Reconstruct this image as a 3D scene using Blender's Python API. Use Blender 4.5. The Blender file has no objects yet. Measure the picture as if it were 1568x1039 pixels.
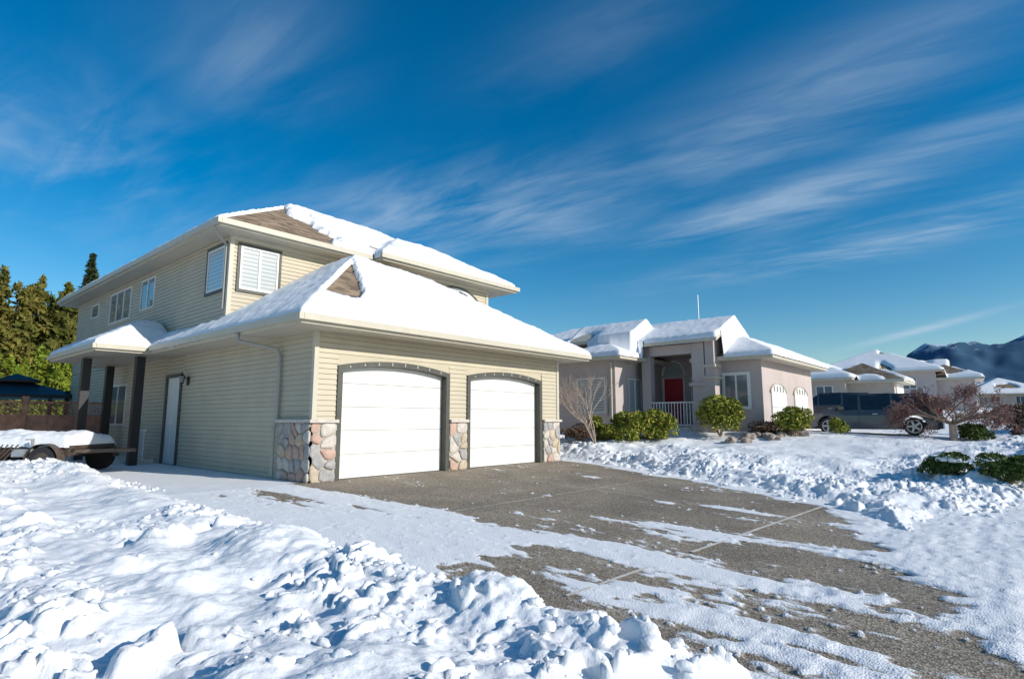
import bpy, math, random
import numpy as np
from mathutils import Vector, Matrix
random.seed(7); rng=np.random.default_rng(7)
S=bpy.context.scene
COL=bpy.context.collection
# ------------------------------------------------------------------ noise
def h2(ix,iy,seed=0):
    n=(ix.astype(np.int64)*374761393+iy.astype(np.int64)*668265263+seed*974711+12345)&0xffffffff
    n=((n^(n>>13))*1274126177)&0xffffffff
    n=((n^(n>>16))*2246822519)&0xffffffff
    n=n^(n>>15)
    return (n&0xffffff)/float(0xffffff)
def vn(x,y,seed=0):
    ix=np.floor(x);iy=np.floor(y);fx=x-ix;fy=y-iy
    fx=fx*fx*fx*(fx*(fx*6-15)+10);fy=fy*fy*fy*(fy*(fy*6-15)+10)
    a=h2(ix,iy,seed);b=h2(ix+1,iy,seed);c=h2(ix,iy+1,seed);d=h2(ix+1,iy+1,seed)
    return (a+(b-a)*fx)*(1-fy)+(c+(d-c)*fx)*fy
def fbm(x,y,o=4,seed=0):
    s=0;a=.5;t=0
    for i in range(o):
        s=s+a*vn(x*2**i+13.7*i,y*2**i-7.3*i,seed+i);t+=a;a*=.5
    return s/t
def worley(x,y,seed=0):
    ix=np.floor(x);iy=np.floor(y)
    f1=np.full(x.shape,9.);f2=np.full(x.shape,9.);cid=np.zeros(x.shape)
    for dx in(-1,0,1):
        for dy in(-1,0,1):
            cx=ix+dx;cy=iy+dy
            px=cx+h2(cx,cy,seed);py=cy+h2(cx,cy,seed+77)
            d=np.hypot(px-x,py-y)
            m=d<f1
            f2=np.where(m,f1,np.minimum(f2,d))
            cid=np.where(m,h2(cx,cy,seed+191),cid)
            f1=np.where(m,d,f1)
    return f1,f2,cid
def ss(a,b,x):
    t=np.clip((x-a)/(b-a),0,1);return t*t*(3-2*t)
# ------------------------------------------------------------------ materials
def newmat(name):
    m=bpy.data.materials.new(name);m.use_nodes=True
    nt=m.node_tree;b=nt.nodes["Principled BSDF"]
    return m,nt,b
def N(nt,t,**k):
    n=nt.nodes.new(t)
    for a,v in k.items():
        if a in n.inputs: n.inputs[a].default_value=v
        else: setattr(n,a,v)
    return n
def mat(name,c,rough=.6,var=.12,scale=6,bump=0,bscale=40,metal=0,spec=.4,coat=0,c2=None):
    m,nt,b=newmat(name);L=nt.links
    tc=N(nt,"ShaderNodeTexCoord")
    nz=N(nt,"ShaderNodeTexNoise");nz.inputs["Scale"].default_value=scale;nz.inputs["Detail"].default_value=5
    L.new(tc.outputs["Object"],nz.inputs["Vector"])
    mx=N(nt,"ShaderNodeMix",data_type='RGBA')
    lo=c2 if c2 else tuple(x*(1-var) for x in c)
    hi=c if c2 else tuple(min(1,x*(1+var)) for x in c)
    mx.inputs[6].default_value=(*lo,1);mx.inputs[7].default_value=(*hi,1)
    rp=N(nt,"ShaderNodeMapRange");rp.inputs[1].default_value=.32;rp.inputs[2].default_value=.68
    L.new(nz.outputs[0],rp.inputs[0]);L.new(rp.outputs[0],mx.inputs[0])
    L.new(mx.outputs[2],b.inputs["Base Color"])
    b.inputs["Roughness"].default_value=rough;b.inputs["Metallic"].default_value=metal
    b.inputs["Specular IOR Level"].default_value=spec;b.inputs["Coat Weight"].default_value=coat
    if bump:
        n2=N(nt,"ShaderNodeTexNoise");n2.inputs["Scale"].default_value=bscale;n2.inputs["Detail"].default_value=4
        L.new(tc.outputs["Object"],n2.inputs["Vector"])
        bp=N(nt,"ShaderNodeBump");bp.inputs["Strength"].default_value=bump;bp.inputs["Distance"].default_value=.02
        L.new(n2.outputs[0],bp.inputs["Height"]);L.new(bp.outputs[0],b.inputs["Normal"])
    return m
M={}
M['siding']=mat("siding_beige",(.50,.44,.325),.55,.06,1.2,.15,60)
M['lapshade']=mat("siding_lap_shade",(.31,.27,.20),.7,.05,1.5)  # darker siding tone, paints the shadow line under each lap
M['trimcream']=mat("cream_trim",(.52,.475,.375),.5,.04,3)
M['dark']=mat("dark_trim",(.075,.075,.062),.5,.15,8)
M['black']=mat("black_paint",(.02,.02,.022),.4,.1,8)
M['white']=mat("white_paint",(.72,.71,.68),.4,.03,3)
M['door']=mat("garage_door_white",(.71,.70,.66),.45,.03,2,.1,90)
M['doorseam']=mat("garage_door_seam",(.42,.41,.39),.5,.03,2)
M['mortar']=mat("mortar",(.42,.38,.33),.9,.15,30,.5,80)
M['gutter']=mat("gutter_grey",(.36,.35,.31),.45,.05,3)
M['stucco']=mat("stucco_mauve",(.48,.41,.385),.85,.06,1.5,.25,70)
M['stucco2']=mat("stucco_tan",(.46,.40,.34),.85,.06,2,.2,70)
M['stucco3']=mat("stucco_grey",(.36,.35,.34),.85,.06,2,.2,70)
M['red']=mat("red_door",(.45,.03,.04),.4,.1,3)
M['wood']=mat("fence_wood",(.38,.19,.13),.8,.25,5,.3,50)
M['bark']=mat("bark",(.20,.15,.11),.9,.3,12,.5,30)
M['barkpale']=mat("bark_pale",(.40,.31,.25),.8,.25,12)
M['tire']=mat("tire_rubber",(.025,.025,.027),.85,.2,20)
M['metal']=mat("trailer_steel",(.10,.075,.06),.5,.3,12,metal=.3)
M['galv']=mat("galvanised",(.55,.55,.56),.35,.1,12,metal=.8)
M['lamp_r']=mat("tail_lamp",(.5,.04,.02),.25,.1,5)
M['carpaint']=mat("car_paint_grey",(.07,.08,.09),.25,.1,3,coat=1)
M['carglass']=mat("car_glass",(.02,.025,.03),.05,.1,3,spec=.8)
M['alloy']=mat("alloy_wheel",(.55,.55,.57),.3,.1,3,metal=.9)
M['tarp']=mat("blue_tarp",(.03,.12,.4),.5,.2,3)
M['rock']=mat("rock",(.33,.27,.23),.9,.3,6,.5,20)
M['concrete']=mat("concrete",(.62,.59,.53),.9,.12,8,.3,60)
def stonemat(n,c,c2): return mat(n,c,.8,0,9,.5,35,c2=c2)
ST=[stonemat("stone_pink",(.56,.38,.30),(.42,.28,.22)),stonemat("stone_grey",(.42,.40,.38),(.27,.26,.26)),
    stonemat("stone_tan",(.56,.47,.35),(.42,.34,.24)),stonemat("stone_pale",(.62,.56,.49),(.46,.42,.37))]
def shinglemat():
    m,nt,b=newmat("asphalt_shingle_rows");L=nt.links
    tc=N(nt,"ShaderNodeTexCoord");mp=N(nt,"ShaderNodeMapping");mp.inputs["Scale"].default_value=(3.6,3.6,13);L.new(tc.outputs["Object"],mp.inputs[0])
    vo=N(nt,"ShaderNodeTexVoronoi");vo.inputs["Scale"].default_value=1;L.new(mp.outputs[0],vo.inputs["Vector"])
    sp=N(nt,"ShaderNodeSeparateColor");L.new(vo.outputs["Color"],sp.inputs[0])
    cr=N(nt,"ShaderNodeValToRGB");e=cr.color_ramp.elements;e[0].color=(.11,.08,.055,1);e[1].color=(.31,.225,.15,1);L.new(sp.outputs[0],cr.inputs[0])
    L.new(cr.outputs[0],b.inputs["Base Color"]);b.inputs["Roughness"].default_value=.95
    s2=N(nt,"ShaderNodeSeparateXYZ");L.new(mp.outputs[0],s2.inputs[0]);fr=N(nt,"ShaderNodeMath",operation='FRACT');L.new(s2.outputs[2],fr.inputs[0])
    bp=N(nt,"ShaderNodeBump");bp.inputs["Strength"].default_value=.8;bp.inputs["Distance"].default_value=.02;L.new(fr.outputs[0],bp.inputs["Height"]);L.new(bp.outputs[0],b.inputs["Normal"])
    return m
M['shingle']=shinglemat()
def glassmat(name,c,c2,freq,axis=2):
    m,nt,b=newmat(name);L=nt.links
    tc=N(nt,"ShaderNodeTexCoord");sp=N(nt,"ShaderNodeSeparateXYZ");L.new(tc.outputs["Object"],sp.inputs[0])
    mu=N(nt,"ShaderNodeMath",operation='MULTIPLY');mu.inputs[1].default_value=freq;L.new(sp.outputs[axis],mu.inputs[0])
    fr=N(nt,"ShaderNodeMath",operation='FRACT');L.new(mu.outputs[0],fr.inputs[0])
    rp=N(nt,"ShaderNodeMapRange");rp.inputs[1].default_value=.05;rp.inputs[2].default_value=.5;L.new(fr.outputs[0],rp.inputs[0])
    mx=N(nt,"ShaderNodeMix",data_type='RGBA');mx.inputs[6].default_value=(*c2,1);mx.inputs[7].default_value=(*c,1)
    L.new(rp.outputs[0],mx.inputs[0]);L.new(mx.outputs[2],b.inputs["Base Color"])
    b.inputs["Roughness"].default_value=.35;b.inputs["Coat Weight"].default_value=1;b.inputs["Coat Roughness"].default_value=.02
    return m
M['blind']=glassmat("window_with_blinds",(.42,.44,.43),(.20,.22,.22),9)
M['glass']=glassmat("window_dark",(.10,.13,.15),(.05,.07,.08),14)
def snowmat(name,bs=.5):
    m,nt,b=newmat(name);L=nt.links
    tc=N(nt,"ShaderNodeTexCoord")
    n1=N(nt,"ShaderNodeTexNoise");n1.inputs["Scale"].default_value=1.3;n1.inputs["Detail"].default_value=6;L.new(tc.outputs["Object"],n1.inputs["Vector"])
    mx=N(nt,"ShaderNodeMix",data_type='RGBA');mx.inputs[6].default_value=(.80,.81,.82,1);mx.inputs[7].default_value=(.89,.895,.90,1)
    L.new(n1.outputs[0],mx.inputs[0]);L.new(mx.outputs[2],b.inputs["Base Color"])
    b.inputs["Roughness"].default_value=.65;b.inputs["Specular IOR Level"].default_value=.3
    n2=N(nt,"ShaderNodeTexNoise");n2.inputs["Scale"].default_value=28;n2.inputs["Detail"].default_value=5;n2.inputs["Roughness"].default_value=.65;L.new(tc.outputs["Object"],n2.inputs["Vector"])
    bp=N(nt,"ShaderNodeBump");bp.inputs["Strength"].default_value=bs;bp.inputs["Distance"].default_value=.03
    L.new(n2.outputs[0],bp.inputs["Height"]);L.new(bp.outputs[0],b.inputs["Normal"])
    return m
M['snow']=snowmat("snow",.4)
# ------------------------------------------------------------------ builders
class MB:
    def __init__(s): s.v=[];s.f=[];s.m=[];s.mats=[]
    def mi(s,m):
        if m not in s.mats: s.mats.append(m)
        return s.mats.index(m)
    def poly(s,pts,m):
        i=len(s.v);s.v+= [tuple(p) for p in pts];s.f.append(tuple(range(i,i+len(pts))));s.m.append(s.mi(m))
    def box(s,x0,x1,y0,y1,z0,z1,m):
        i=len(s.v);k=s.mi(m)
        s.v+=[(x,y,z) for z in(z0,z1) for y in(y0,y1) for x in(x0,x1)]
        for f in((0,2,3,1),(4,5,7,6),(0,1,5,4),(2,6,7,3),(0,4,6,2),(1,3,7,5)):
            s.f.append(tuple(i+j for j in f));s.m.append(k)
    def prism(s,pts,off,m):
        n=len(pts);i=len(s.v);k=s.mi(m);off=Vector(off)
        s.v+=[tuple(p) for p in pts]+[tuple(Vector(p)+off) for p in pts]
        s.f.append(tuple(range(i,i+n)));s.f.append(tuple(range(i+2*n-1,i+n-1,-1)));s.m+=[k,k]
        for j in range(n):
            a=i+j;b=i+(j+1)%n;s.f.append((a,b,b+n,a+n));s.m.append(k)
    def cyl(s,a,b,r0,r1,m,n=8,caps=True):
        a=Vector(a);b=Vector(b);d=(b-a).normalized()
        u=d.orthogonal().normalized();w=d.cross(u);i=len(s.v);k=s.mi(m)
        for p,r in((a,r0),(b,r1)):
            for j in range(n):
                t=2*math.pi*j/n;s.v.append(tuple(p+(u*math.cos(t)+w*math.sin(t))*r))
        for j in range(n):
            s.f.append((i+j,i+(j+1)%n,i+n+(j+1)%n,i+n+j));s.m.append(k)
        if caps:
            s.f.append(tuple(range(i+n-1,i-1,-1)));s.f.append(tuple(range(i+n,i+2*n)));s.m+=[k,k]
    def done(s,name,parent=None,smooth=False,bevel=0):
        me=bpy.data.meshes.new(name);me.from_pydata(s.v,[],s.f)
        for m in s.mats: me.materials.append(m)
        me.polygons.foreach_set("material_index",s.m)
        if smooth: me.polygons.foreach_set("use_smooth",[True]*len(s.f))
        me.update();o=bpy.data.objects.new(name,me);COL.objects.link(o)
        if parent: o.parent=parent
        return o
def empty(name):
    e=bpy.data.objects.new(name,None);COL.objects.link(e);return e
def npmesh(name,V,Fq,mats,parent=None,smooth=True,attr=None):
    me=bpy.data.meshes.new(name);V=np.asarray(V,dtype=np.float32);Fq=np.asarray(Fq,dtype=np.int32)
    k=Fq.shape[1];me.vertices.add(len(V));me.vertices.foreach_set("co",V.ravel())
    me.loops.add(Fq.size);me.loops.foreach_set("vertex_index",Fq.ravel())
    me.polygons.add(len(Fq));me.polygons.foreach_set("loop_start",np.arange(0,Fq.size,k,dtype=np.int32))
    me.polygons.foreach_set("loop_total",np.full(len(Fq),k,dtype=np.int32))
    me.update(calc_edges=True)
    if smooth: me.polygons.foreach_set("use_smooth",np.ones(len(Fq),dtype=bool))
    for m in mats: me.materials.append(m)
    if attr:
        for an,av in attr.items():
            a=me.attributes.new(an,'FLOAT','POINT');a.data.foreach_set("value",np.asarray(av,dtype=np.float32).ravel())
    me.validate()
    o=bpy.data.objects.new(name,me);COL.objects.link(o)
    if parent:o.parent=parent
    return o
def gridfaces(nx,ny,mask=None):
    i=np.arange(nx-1)[None,:]+nx*np.arange(ny-1)[:,None]
    f=np.stack([i,i+1,i+1+nx,i+nx],-1)
    if mask is not None: f=f[mask]
    return f.reshape(-1,4)
def lb(b,face,k,u0,u1,z0,z1,n0,n1,m):
    if face=='y': b.box(u0,u1,k-n1,k-n0,z0,z1,m)
    else: b.box(k-n1,k-n0,u0,u1,z0,z1,m)
def lp(face,k,u,z,n):
    return (u,k-n,z) if face=='y' else (k-n,u,z)
def siding(b,face,k,u0,u1,z0,z1,m,lap=.115):
    z=z0
    while z<z1-.001:
        zt=min(z+lap,z1)
        b.poly([lp(face,k,u0,z+.010,.02),lp(face,k,u1,z+.010,.02),lp(face,k,u1,zt,.002),lp(face,k,u0,zt,.002)],m)
        b.poly([lp(face,k,u0,z,0),lp(face,k,u1,z,0),lp(face,k,u1,z+.010,.02),lp(face,k,u0,z+.010,.02)],M['lapshade'])
        z=zt
def window(b,face,k,u0,u1,z0,z1,frame,pane,trim=None,tw=.09,mull=1,fw=.05):
    if trim:
        lb(b,face,k,u0-tw,u1+tw,z1,z1+tw,-.02,.05,trim);lb(b,face,k,u0-tw,u1+tw,z0-tw,z0,-.02,.055,trim)
        lb(b,face,k,u0-tw,u0,z0,z1,-.02,.05,trim);lb(b,face,k,u1,u1+tw,z0,z1,-.02,.05,trim)
    lb(b,face,k,u0,u0+fw,z0,z1,-.02,.045,frame);lb(b,face,k,u1-fw,u1,z0,z1,-.02,.045,frame)
    lb(b,face,k,u0+fw,u1-fw,z0,z0+fw,-.02,.043,frame);lb(b,face,k,u0+fw,u1-fw,z1-fw,z1,-.02,.043,frame)
    for i in range(mull):
        c=u0+(u1-u0)*(i+1)/(mull+1);lb(b,face,k,c-.03,c+.03,z0+fw,z1-fw,-.02,.047,frame)
    b.poly([lp(face,k,u0+.01,z0+.01,.026),lp(face,k,u1-.01,z0+.01,.026),lp(face,k,u1-.01,z1-.01,.026),lp(face,k,u0+.01,z1-.01,.026)],pane)
# ------------------------------------------------------------------ terrain functions
def base(x,y):
    b=np.clip(.045*y,-.42,0)*1.0
    b=b+.105*np.clip(x-9,0,8)+.06*np.clip(x-25,0,20)+.02*np.clip(x-45,0,80)
    b=b+.02*np.clip(y-12,0,60)
    return b
def xr(y): return np.interp(y,[-10.5,-9.6,-8.2,-2.3,.5,4],[3.9,4.3,6.2,8.35,9.0,9.0])
def hL(x,y):
    wob=.35*(fbm(x*.9,y*.9,3,5)-.5)+.12*(fbm(x*4,y*4,2,6)-.5)
    return np.minimum(-2.45-x+wob, y+10.3+wob+.25*(x+3))
def hR(x,y):
    wob=.6*(fbm(x*.8,y*.8,3,9)-.5)+.15*(fbm(x*4,y*4,2,8)-.5)
    return np.minimum(x-xr(y)+wob, y+9.75+.32*(x-4.2)+wob)
def lumps(x,y,cf):
    wx=x+.22*(fbm(x*3,y*3,3,301)-.5)*2;wy=y+.22*(fbm(x*3+9,y*3,3,302)-.5)*2
    f1,f2,c=worley(wx*2.6,wy*2.6,11)
    A=np.where(c>.55,(c-.45)*.30,0)*ss(0,.42,f2-f1)*np.clip(1.3-f1,0,1)
    f1,f2,c=worley(wx*5.5,wy*5.5,21)
    B=np.where(c>.5,(c-.42)*.16,0)*ss(0,.34,f2-f1)
    f1,f2,c=worley(wx*12,wy*12,31)
    C=np.where(c>.45,(c-.4)*.06,0)*ss(0,.35,f2-f1)
    cov=ss(.44,.62,fbm(x*.5+3,y*.5,3,51))
    cov2=ss(.48,.62,fbm(x*.8+9,y*.8,3,61))
    fine=(fbm(x*2.2,y*2.2,5,66)-.5)*.20
    return cf*(A*cov2+B*(.06+.94*cov)+C*(.06+.94*np.maximum(cov,cov2))+fine)
def street(x,y): return (fbm(x*1.1,y*5.5,4,91)-.5)*.035+(fbm(x*7,y*9,3,92)-.5)*.018
def ground(x,y):
    b=base(x,y)
    L=hL(x,y);R=hR(x,y)
    ph=np.interp(y,[-10.2,-8.2,-7,-3.5,1,4.6,9],[.36,.36,.34,.16,.06,.18,.25])
    hl=ss(0,.9,L)*(ph+.09*np.exp(-((L-.75)/.5)**2))
    hl=hl+.12*np.exp(-((x+3.7)**2+(y-5.2)**2)/4.0)*ss(0,.6,L)
    hl=hl+ss(0,.3,L)*(.15*np.exp(-((x+3.15)**2+(y+8.1)**2)/.12)+.13*np.exp(-((x+2.95)**2+(y+9.05)**2)/.10))
    hl=hl+ss(.05,.6,L)*((fbm(x*.8,y*.8,3,71)-.5)*.30)
    lc=ss(-.15,.3,L)*(1-.6*ss(-5.5,-7.5,x))*(.6+.4*ss(-2,-5,y))*ss(14,8,y)
    hr=ss(0,1.5,R)*(.20+.10*np.exp(-((R-1.3)/.9)**2))
    hr=hr+ss(.1,.9,R)*(fbm(x*.7,y*.7,3,73)-.5)*.36*(1-ss(4,7,R)*.7)
    rc=ss(-.1,.4,R)*(1-.85*ss(2.5,4.8,R))
    h=b+hl+hr+lumps(x,y,lc+rc*.8)
    pan=(1-ss(-.12,.02,L))*(1-ss(-.12,.02,R))
    inside=((x>-2.5)&(x<9.2)&(y<-.0)&(y>-11.6))
    h=h-np.where(inside,.05,0)*pan
    h=h+np.where((y<-9)&(y>-30)&(x<60),street(x,y),0)*pan
    und=(fbm(x*.15,y*.15,4,81)-.5)*.5*ss(20,60,np.hypot(x,y))
    return h+und+.012*(fbm(x*3,y*3,3,83)-.5)
def axis(segs):
    out=[]
    for a,b,s in segs: out.append(np.arange(a,b-1e-6,s))
    return np.concatenate(out)
def geo(start,end,first,ratio=1.35):
    l=[start];s=first
    while l[-1]<end: l.append(l[-1]+s);s*=ratio
    return np.array(l)
xs=np.concatenate([-geo(8,4000,.3)[::-1],axis([(-7.9,-6.0,.07),(-6.0,-1.9,.018),(-1.9,3.5,.08),(3.5,9,.05),(9,14,.06),(14,24,.12)]),geo(24,7000,.3,1.25)])
ys=np.concatenate([-geo(12,4000,.3)[::-1],axis([(-11.9,-4.5,.02),(-4.5,2,.035),(2,9,.07),(9,16,.15)]),geo(16,6000,.4,1.3)])
xs=np.unique(np.round(xs,4));ys=np.unique(np.round(ys,4))
GX,GY=np.meshgrid(xs,ys)
GZ=ground(GX,GY)
GZ=np.where((GX>.05)&(GX<8.5)&(GY>.05)&(GY<19),GZ-.12,GZ)
npmesh("ground",np.stack([GX,GY,GZ],-1).reshape(-1,3),gridfaces(len(xs),len(ys)),[M['snow']])
def gz(x,y): return float(ground(np.array([float(x)]),np.array([float(y)]))[0])
# driveway sheet
dx=np.arange(-2.9,9.6,.028);dy=np.arange(-11.7,0.21,.028)
DX,DY=np.meshgrid(dx,dy)
wx=DX+.35*(fbm(DX*.5,DY*.5,3,101)-.5)
n1=fbm(wx*2.6,DY*.55,5,111)
n2=fbm(DX*1.1,DY*.45,4,121)
n3=fbm(DX*10,DY*6,3,131)
n4=fbm(wx*8,DY*1.8,4,171)
bias=np.full(DX.shape,-.30)
thr=np.interp(DY,[-7,-3,-1,0],[.05,.05,-.25,-.5])
bias+= .60*ss(.3,-.3,DX-thr+.7*(n2-.5))*ss(-6.9,-5.9,DY)
bias-= .38*np.exp(-((DX+1.35)/.28)**2-((DY+1.4)/1.3)**2)
bias-= .32*np.exp(-((DX+.75)/.2)**2-((DY+2.9)/1.2)**2)
low=ss(-5.6,-7.2,DY)
bias+= low*(.18+.11*np.cos(2*math.pi*(wx-.05)/1.75))*ss(4.2,2.2,DX)
bias-= .20*np.exp(-((DX+1.4)/.65)**2-((DY+6.6)/.9)**2)
bias+= .8*ss(-10.3,-11.4,DY-.42*DX)
bias+= .08*ss(-8.4,-9.8,DY)*ss(.5,2.5,DX)
for (px,py,ax,ay,w) in((5.9,-3.0,.15,.35,.5),(3.9,-5.9,.2,.5,.5),(4.2,-7.0,.22,.6,.5),(5.2,-5.2,.12,.4,.4),(-.1,-7.6,.35,1.3,.22)):
    bias+=w*np.exp(-((DX-px)/ax)**2-((DY-py)/ay)**2)
edge=np.minimum(-hL(DX,DY),-hR(DX,DY))
bias+=.55*ss(.25,.0,edge)
val=n1*.75+n2*.25-.5+.26*(n3-.5)+.42*(n4-.5)+bias+.02
snow=ss(-.05,.09,val)
snow=np.maximum(snow,.33*ss(-.20,.02,val)*ss(.4,.6,n3))
crumb,_,cc=worley(DX*11,DY*11,141)
cr=np.where(cc>.9,np.clip(1-crumb*2.6,0,1),0)*ss(-.22,-.05,val)
snow=np.maximum(snow,ss(.1,.4,cr))
DZ=base(DX,DY)+.006+snow*(.012+.02*np.clip(val,0,.4))+cr*.02+.012*(fbm(DX*5,DY*3,3,151)-.5)*snow
DZ=DZ+np.clip(street(DX,DY)+.01,0,1)*snow*ss(-8,-9.5,DY)
DZ=np.where(DY>0,.004,DZ)
def drivemat():
    m,nt,b=newmat("driveway_aggregate");L=nt.links
    tc=N(nt,"ShaderNodeTexCoord")
    n=N(nt,"ShaderNodeTexVoronoi");n.inputs["Scale"].default_value=60;L.new(tc.outputs["Object"],n.inputs["Vector"])
    cr=N(nt,"ShaderNodeValToRGB");e=cr.color_ramp.elements
    e[0].position=0;e[0].color=(.12,.09,.065,1);e[1].position=1;e[1].color=(.48,.41,.32,1)
    x=e.new(.5);x.color=(.25,.205,.145,1)
    sp=N(nt,"ShaderNodeSeparateColor");L.new(n.outputs["Color"],sp.inputs[0]);L.new(sp.outputs[0],cr.inputs[0])
    n3=N(nt,"ShaderNodeTexNoise");n3.inputs["Scale"].default_value=.8;n3.inputs["Detail"].default_value=5;L.new(tc.outputs["Object"],n3.inputs["Vector"])
    rp=N(nt,"ShaderNodeMapRange");rp.inputs[1].default_value=.3;rp.inputs[2].default_value=.7;rp.inputs[3].default_value=.68;rp.inputs[4].default_value=1.15
    L.new(n3.outputs[0],rp.inputs[0])
    mm=N(nt,"ShaderNodeVectorMath",operation='SCALE');L.new(cr.outputs[0],mm.inputs[0]);L.new(rp.outputs[0],mm.inputs[3])
    at=N(nt,"ShaderNodeAttribute",attribute_name="snow")
    nf=N(nt,"ShaderNodeTexNoise");nf.inputs["Scale"].default_value=55;nf.inputs["Detail"].default_value=3;L.new(tc.outputs["Object"],nf.inputs["Vector"])
    ad=N(nt,"ShaderNodeMath",operation='ADD');L.new(at.outputs["Fac"],ad.inputs[0]);L.new(nf.outputs[0],ad.inputs[1])
    r2=N(nt,"ShaderNodeMapRange");r2.inputs[1].default_value=.72;r2.inputs[2].default_value=1.12;L.new(ad.outputs[0],r2.inputs[0])
    mx=N(nt,"ShaderNodeMix",data_type='RGBA');L.new(r2.outputs[0],mx.inputs[0]);L.new(mm.outputs[0],mx.inputs[6]);mx.inputs[7].default_value=(.82,.83,.84,1)
    L.new(mx.outputs[2],b.inputs["Base Color"]);b.inputs["Roughness"].default_value=.8
    bp=N(nt,"ShaderNodeBump");bp.inputs["Strength"].default_value=.5;bp.inputs["Distance"].default_value=.012
    L.new(n.outputs["Distance"],bp.inputs["Height"]);L.new(bp.outputs[0],b.inputs["Normal"])
    return m
npmesh("driveway",np.stack([DX,DY,DZ],-1).reshape(-1,3),gridfaces(len(dx),len(dy)),[drivemat()],attr={"snow":snow})
jb=MB()
def joint(x0,y0,x1,y1,w=.035,h=.022):
    n=60;d=Vector((x1-x0,y1-y0,0)).normalized();s0=Vector((-d.y,d.x,0))
    for i in range(n):
        if random.random()<.06: continue
        s=s0*w*random.uniform(.75,1.1)
        a=Vector((x0+(x1-x0)*i/n,y0+(y1-y0)*i/n,0));c=Vector((x0+(x1-x0)*(i+1)/n,y0+(y1-y0)*(i+1)/n,0))
        q=[]
        for p in(a-s,c-s,c+s,a+s): q.append((p.x,p.y,.045*p.y+h))
        jb.poly(q,M['concrete'])
joint(-1.9,-7.8,6.0,-8.15,.026);joint(.2,-4.1,7.6,-4.1,.012,.012);joint(4.2,-.1,4.2,-7.9,.010,.012)
jb.done("driveway_joint")
# snow clods
def clods(name,n,region,s0,s1,seed):
    r=np.random.default_rng(seed)
    import bmesh
    bm=bmesh.new();bmesh.ops.create_icosphere(bm,subdivisions=2,radius=1)
    bv=np.array([v.co[:] for v in bm.verts]);bf=np.array([[v.index for v in f.verts] for f in bm.faces]);bm.free()
    P=region(r,n);n=len(P)
    V=[];F=[]
    G=ground(P[:,0],P[:,1])
    for i in range(n):
        s=s0+(s1-s0)*r.random()**3.0
        sc=np.array([1,.55+.45*r.random(),.4+.35*r.random()])*s
        q=bv.copy()
        for _ in range(5):
            d=r.normal(size=3);d/=np.linalg.norm(d);k=.45+.35*r.random();e=q@d-k;q=q-np.clip(e,0,None)[:,None]*d*.9
        q=q*(1+.10*r.normal(size=(len(q),1)))*sc
        a=r.random()*6.28;t=(r.random()-.5)*.9
        R=np.array(Matrix.Rotation(a,3,'Z')@Matrix.Rotation(t,3,'X'))
        q=q@R.T
        V.append(q+np.array([P[i,0],P[i,1],G[i]+s*.12]));F.append(bf+len(bv)*i)
    npmesh(name,np.concatenate(V),np.concatenate(F),[M['snow']])
def regL(r,n):
    x=-6.2+4*r.random(n*3);y=-10.6+17*r.random(n*3)**1.3
    L=hL(x,y);cov=fbm(x*.5+3,y*.5,3,51)
    k=(L>-.25)&(r.random(n*3)<ss(.40,.6,cov)*(.25+.75*np.exp(-((L-.6)/1.0)**2)))
    return np.stack([x[k],y[k]],-1)[:n]
def regR(r,n):
    x=4+10*r.random(n*3);y=-12+12*r.random(n*3)
    R=hR(x,y);k=(R>-.25)&(r.random(n*3)<np.exp(-(R/1.8)**2))
    return np.stack([x[k],y[k]],-1)[:n]
clods("snow_clods",1100,regL,.012,.075,3)
clods("snow_clods",700,regR,.02,.10,4)
# ------------------------------------------------------------------ roofs
def hiproof(b,x0,x1,y0,y1,z,p,th=.18,top=None,fas=None):
    w=min(x1-x0,y1-y0)/2;h=z+p*w
    if x1-x0>=y1-y0: P=(x0+w,(y0+y1)/2,h);Q=(x1-w,(y0+y1)/2,h)
    else: P=((x0+x1)/2,y0+w,h);Q=((x0+x1)/2,y1-w,h)
    A=(x0,y0,z);B=(x1,y0,z);C=(x1,y1,z);D=(x0,y1,z)
    if x1-x0>=y1-y0:
        fs=[[A,B,Q,P],[B,C,Q],[C,D,P,Q],[D,A,P]]
    else: fs=[[A,B,P],[B,C,Q,P],[C,D,Q],[D,A,P,Q]]
    for f in fs: b.poly(f,top or M['shingle'])
    eavebox(b,[A,B,C,D],th,fas or M['trimcream'])
def eavebox(b,pts,th,m):
    n=len(pts)
    for i in range(n):
        a=pts[i];c=pts[(i+1)%n]
        b.poly([(a[0],a[1],a[2]-th),(c[0],c[1],c[2]-th),c,a],m)
    b.poly([(p[0],p[1],p[2]-th) for p in reversed(pts)],m)
def hipz(x,y,x0,x1,y0,y1,z,p):
    d=np.minimum(np.minimum(x-x0,x1-x),np.minimum(y-y0,y1-y))
    return np.where(d>=-1e-6,z+p*d,-9.)
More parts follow.
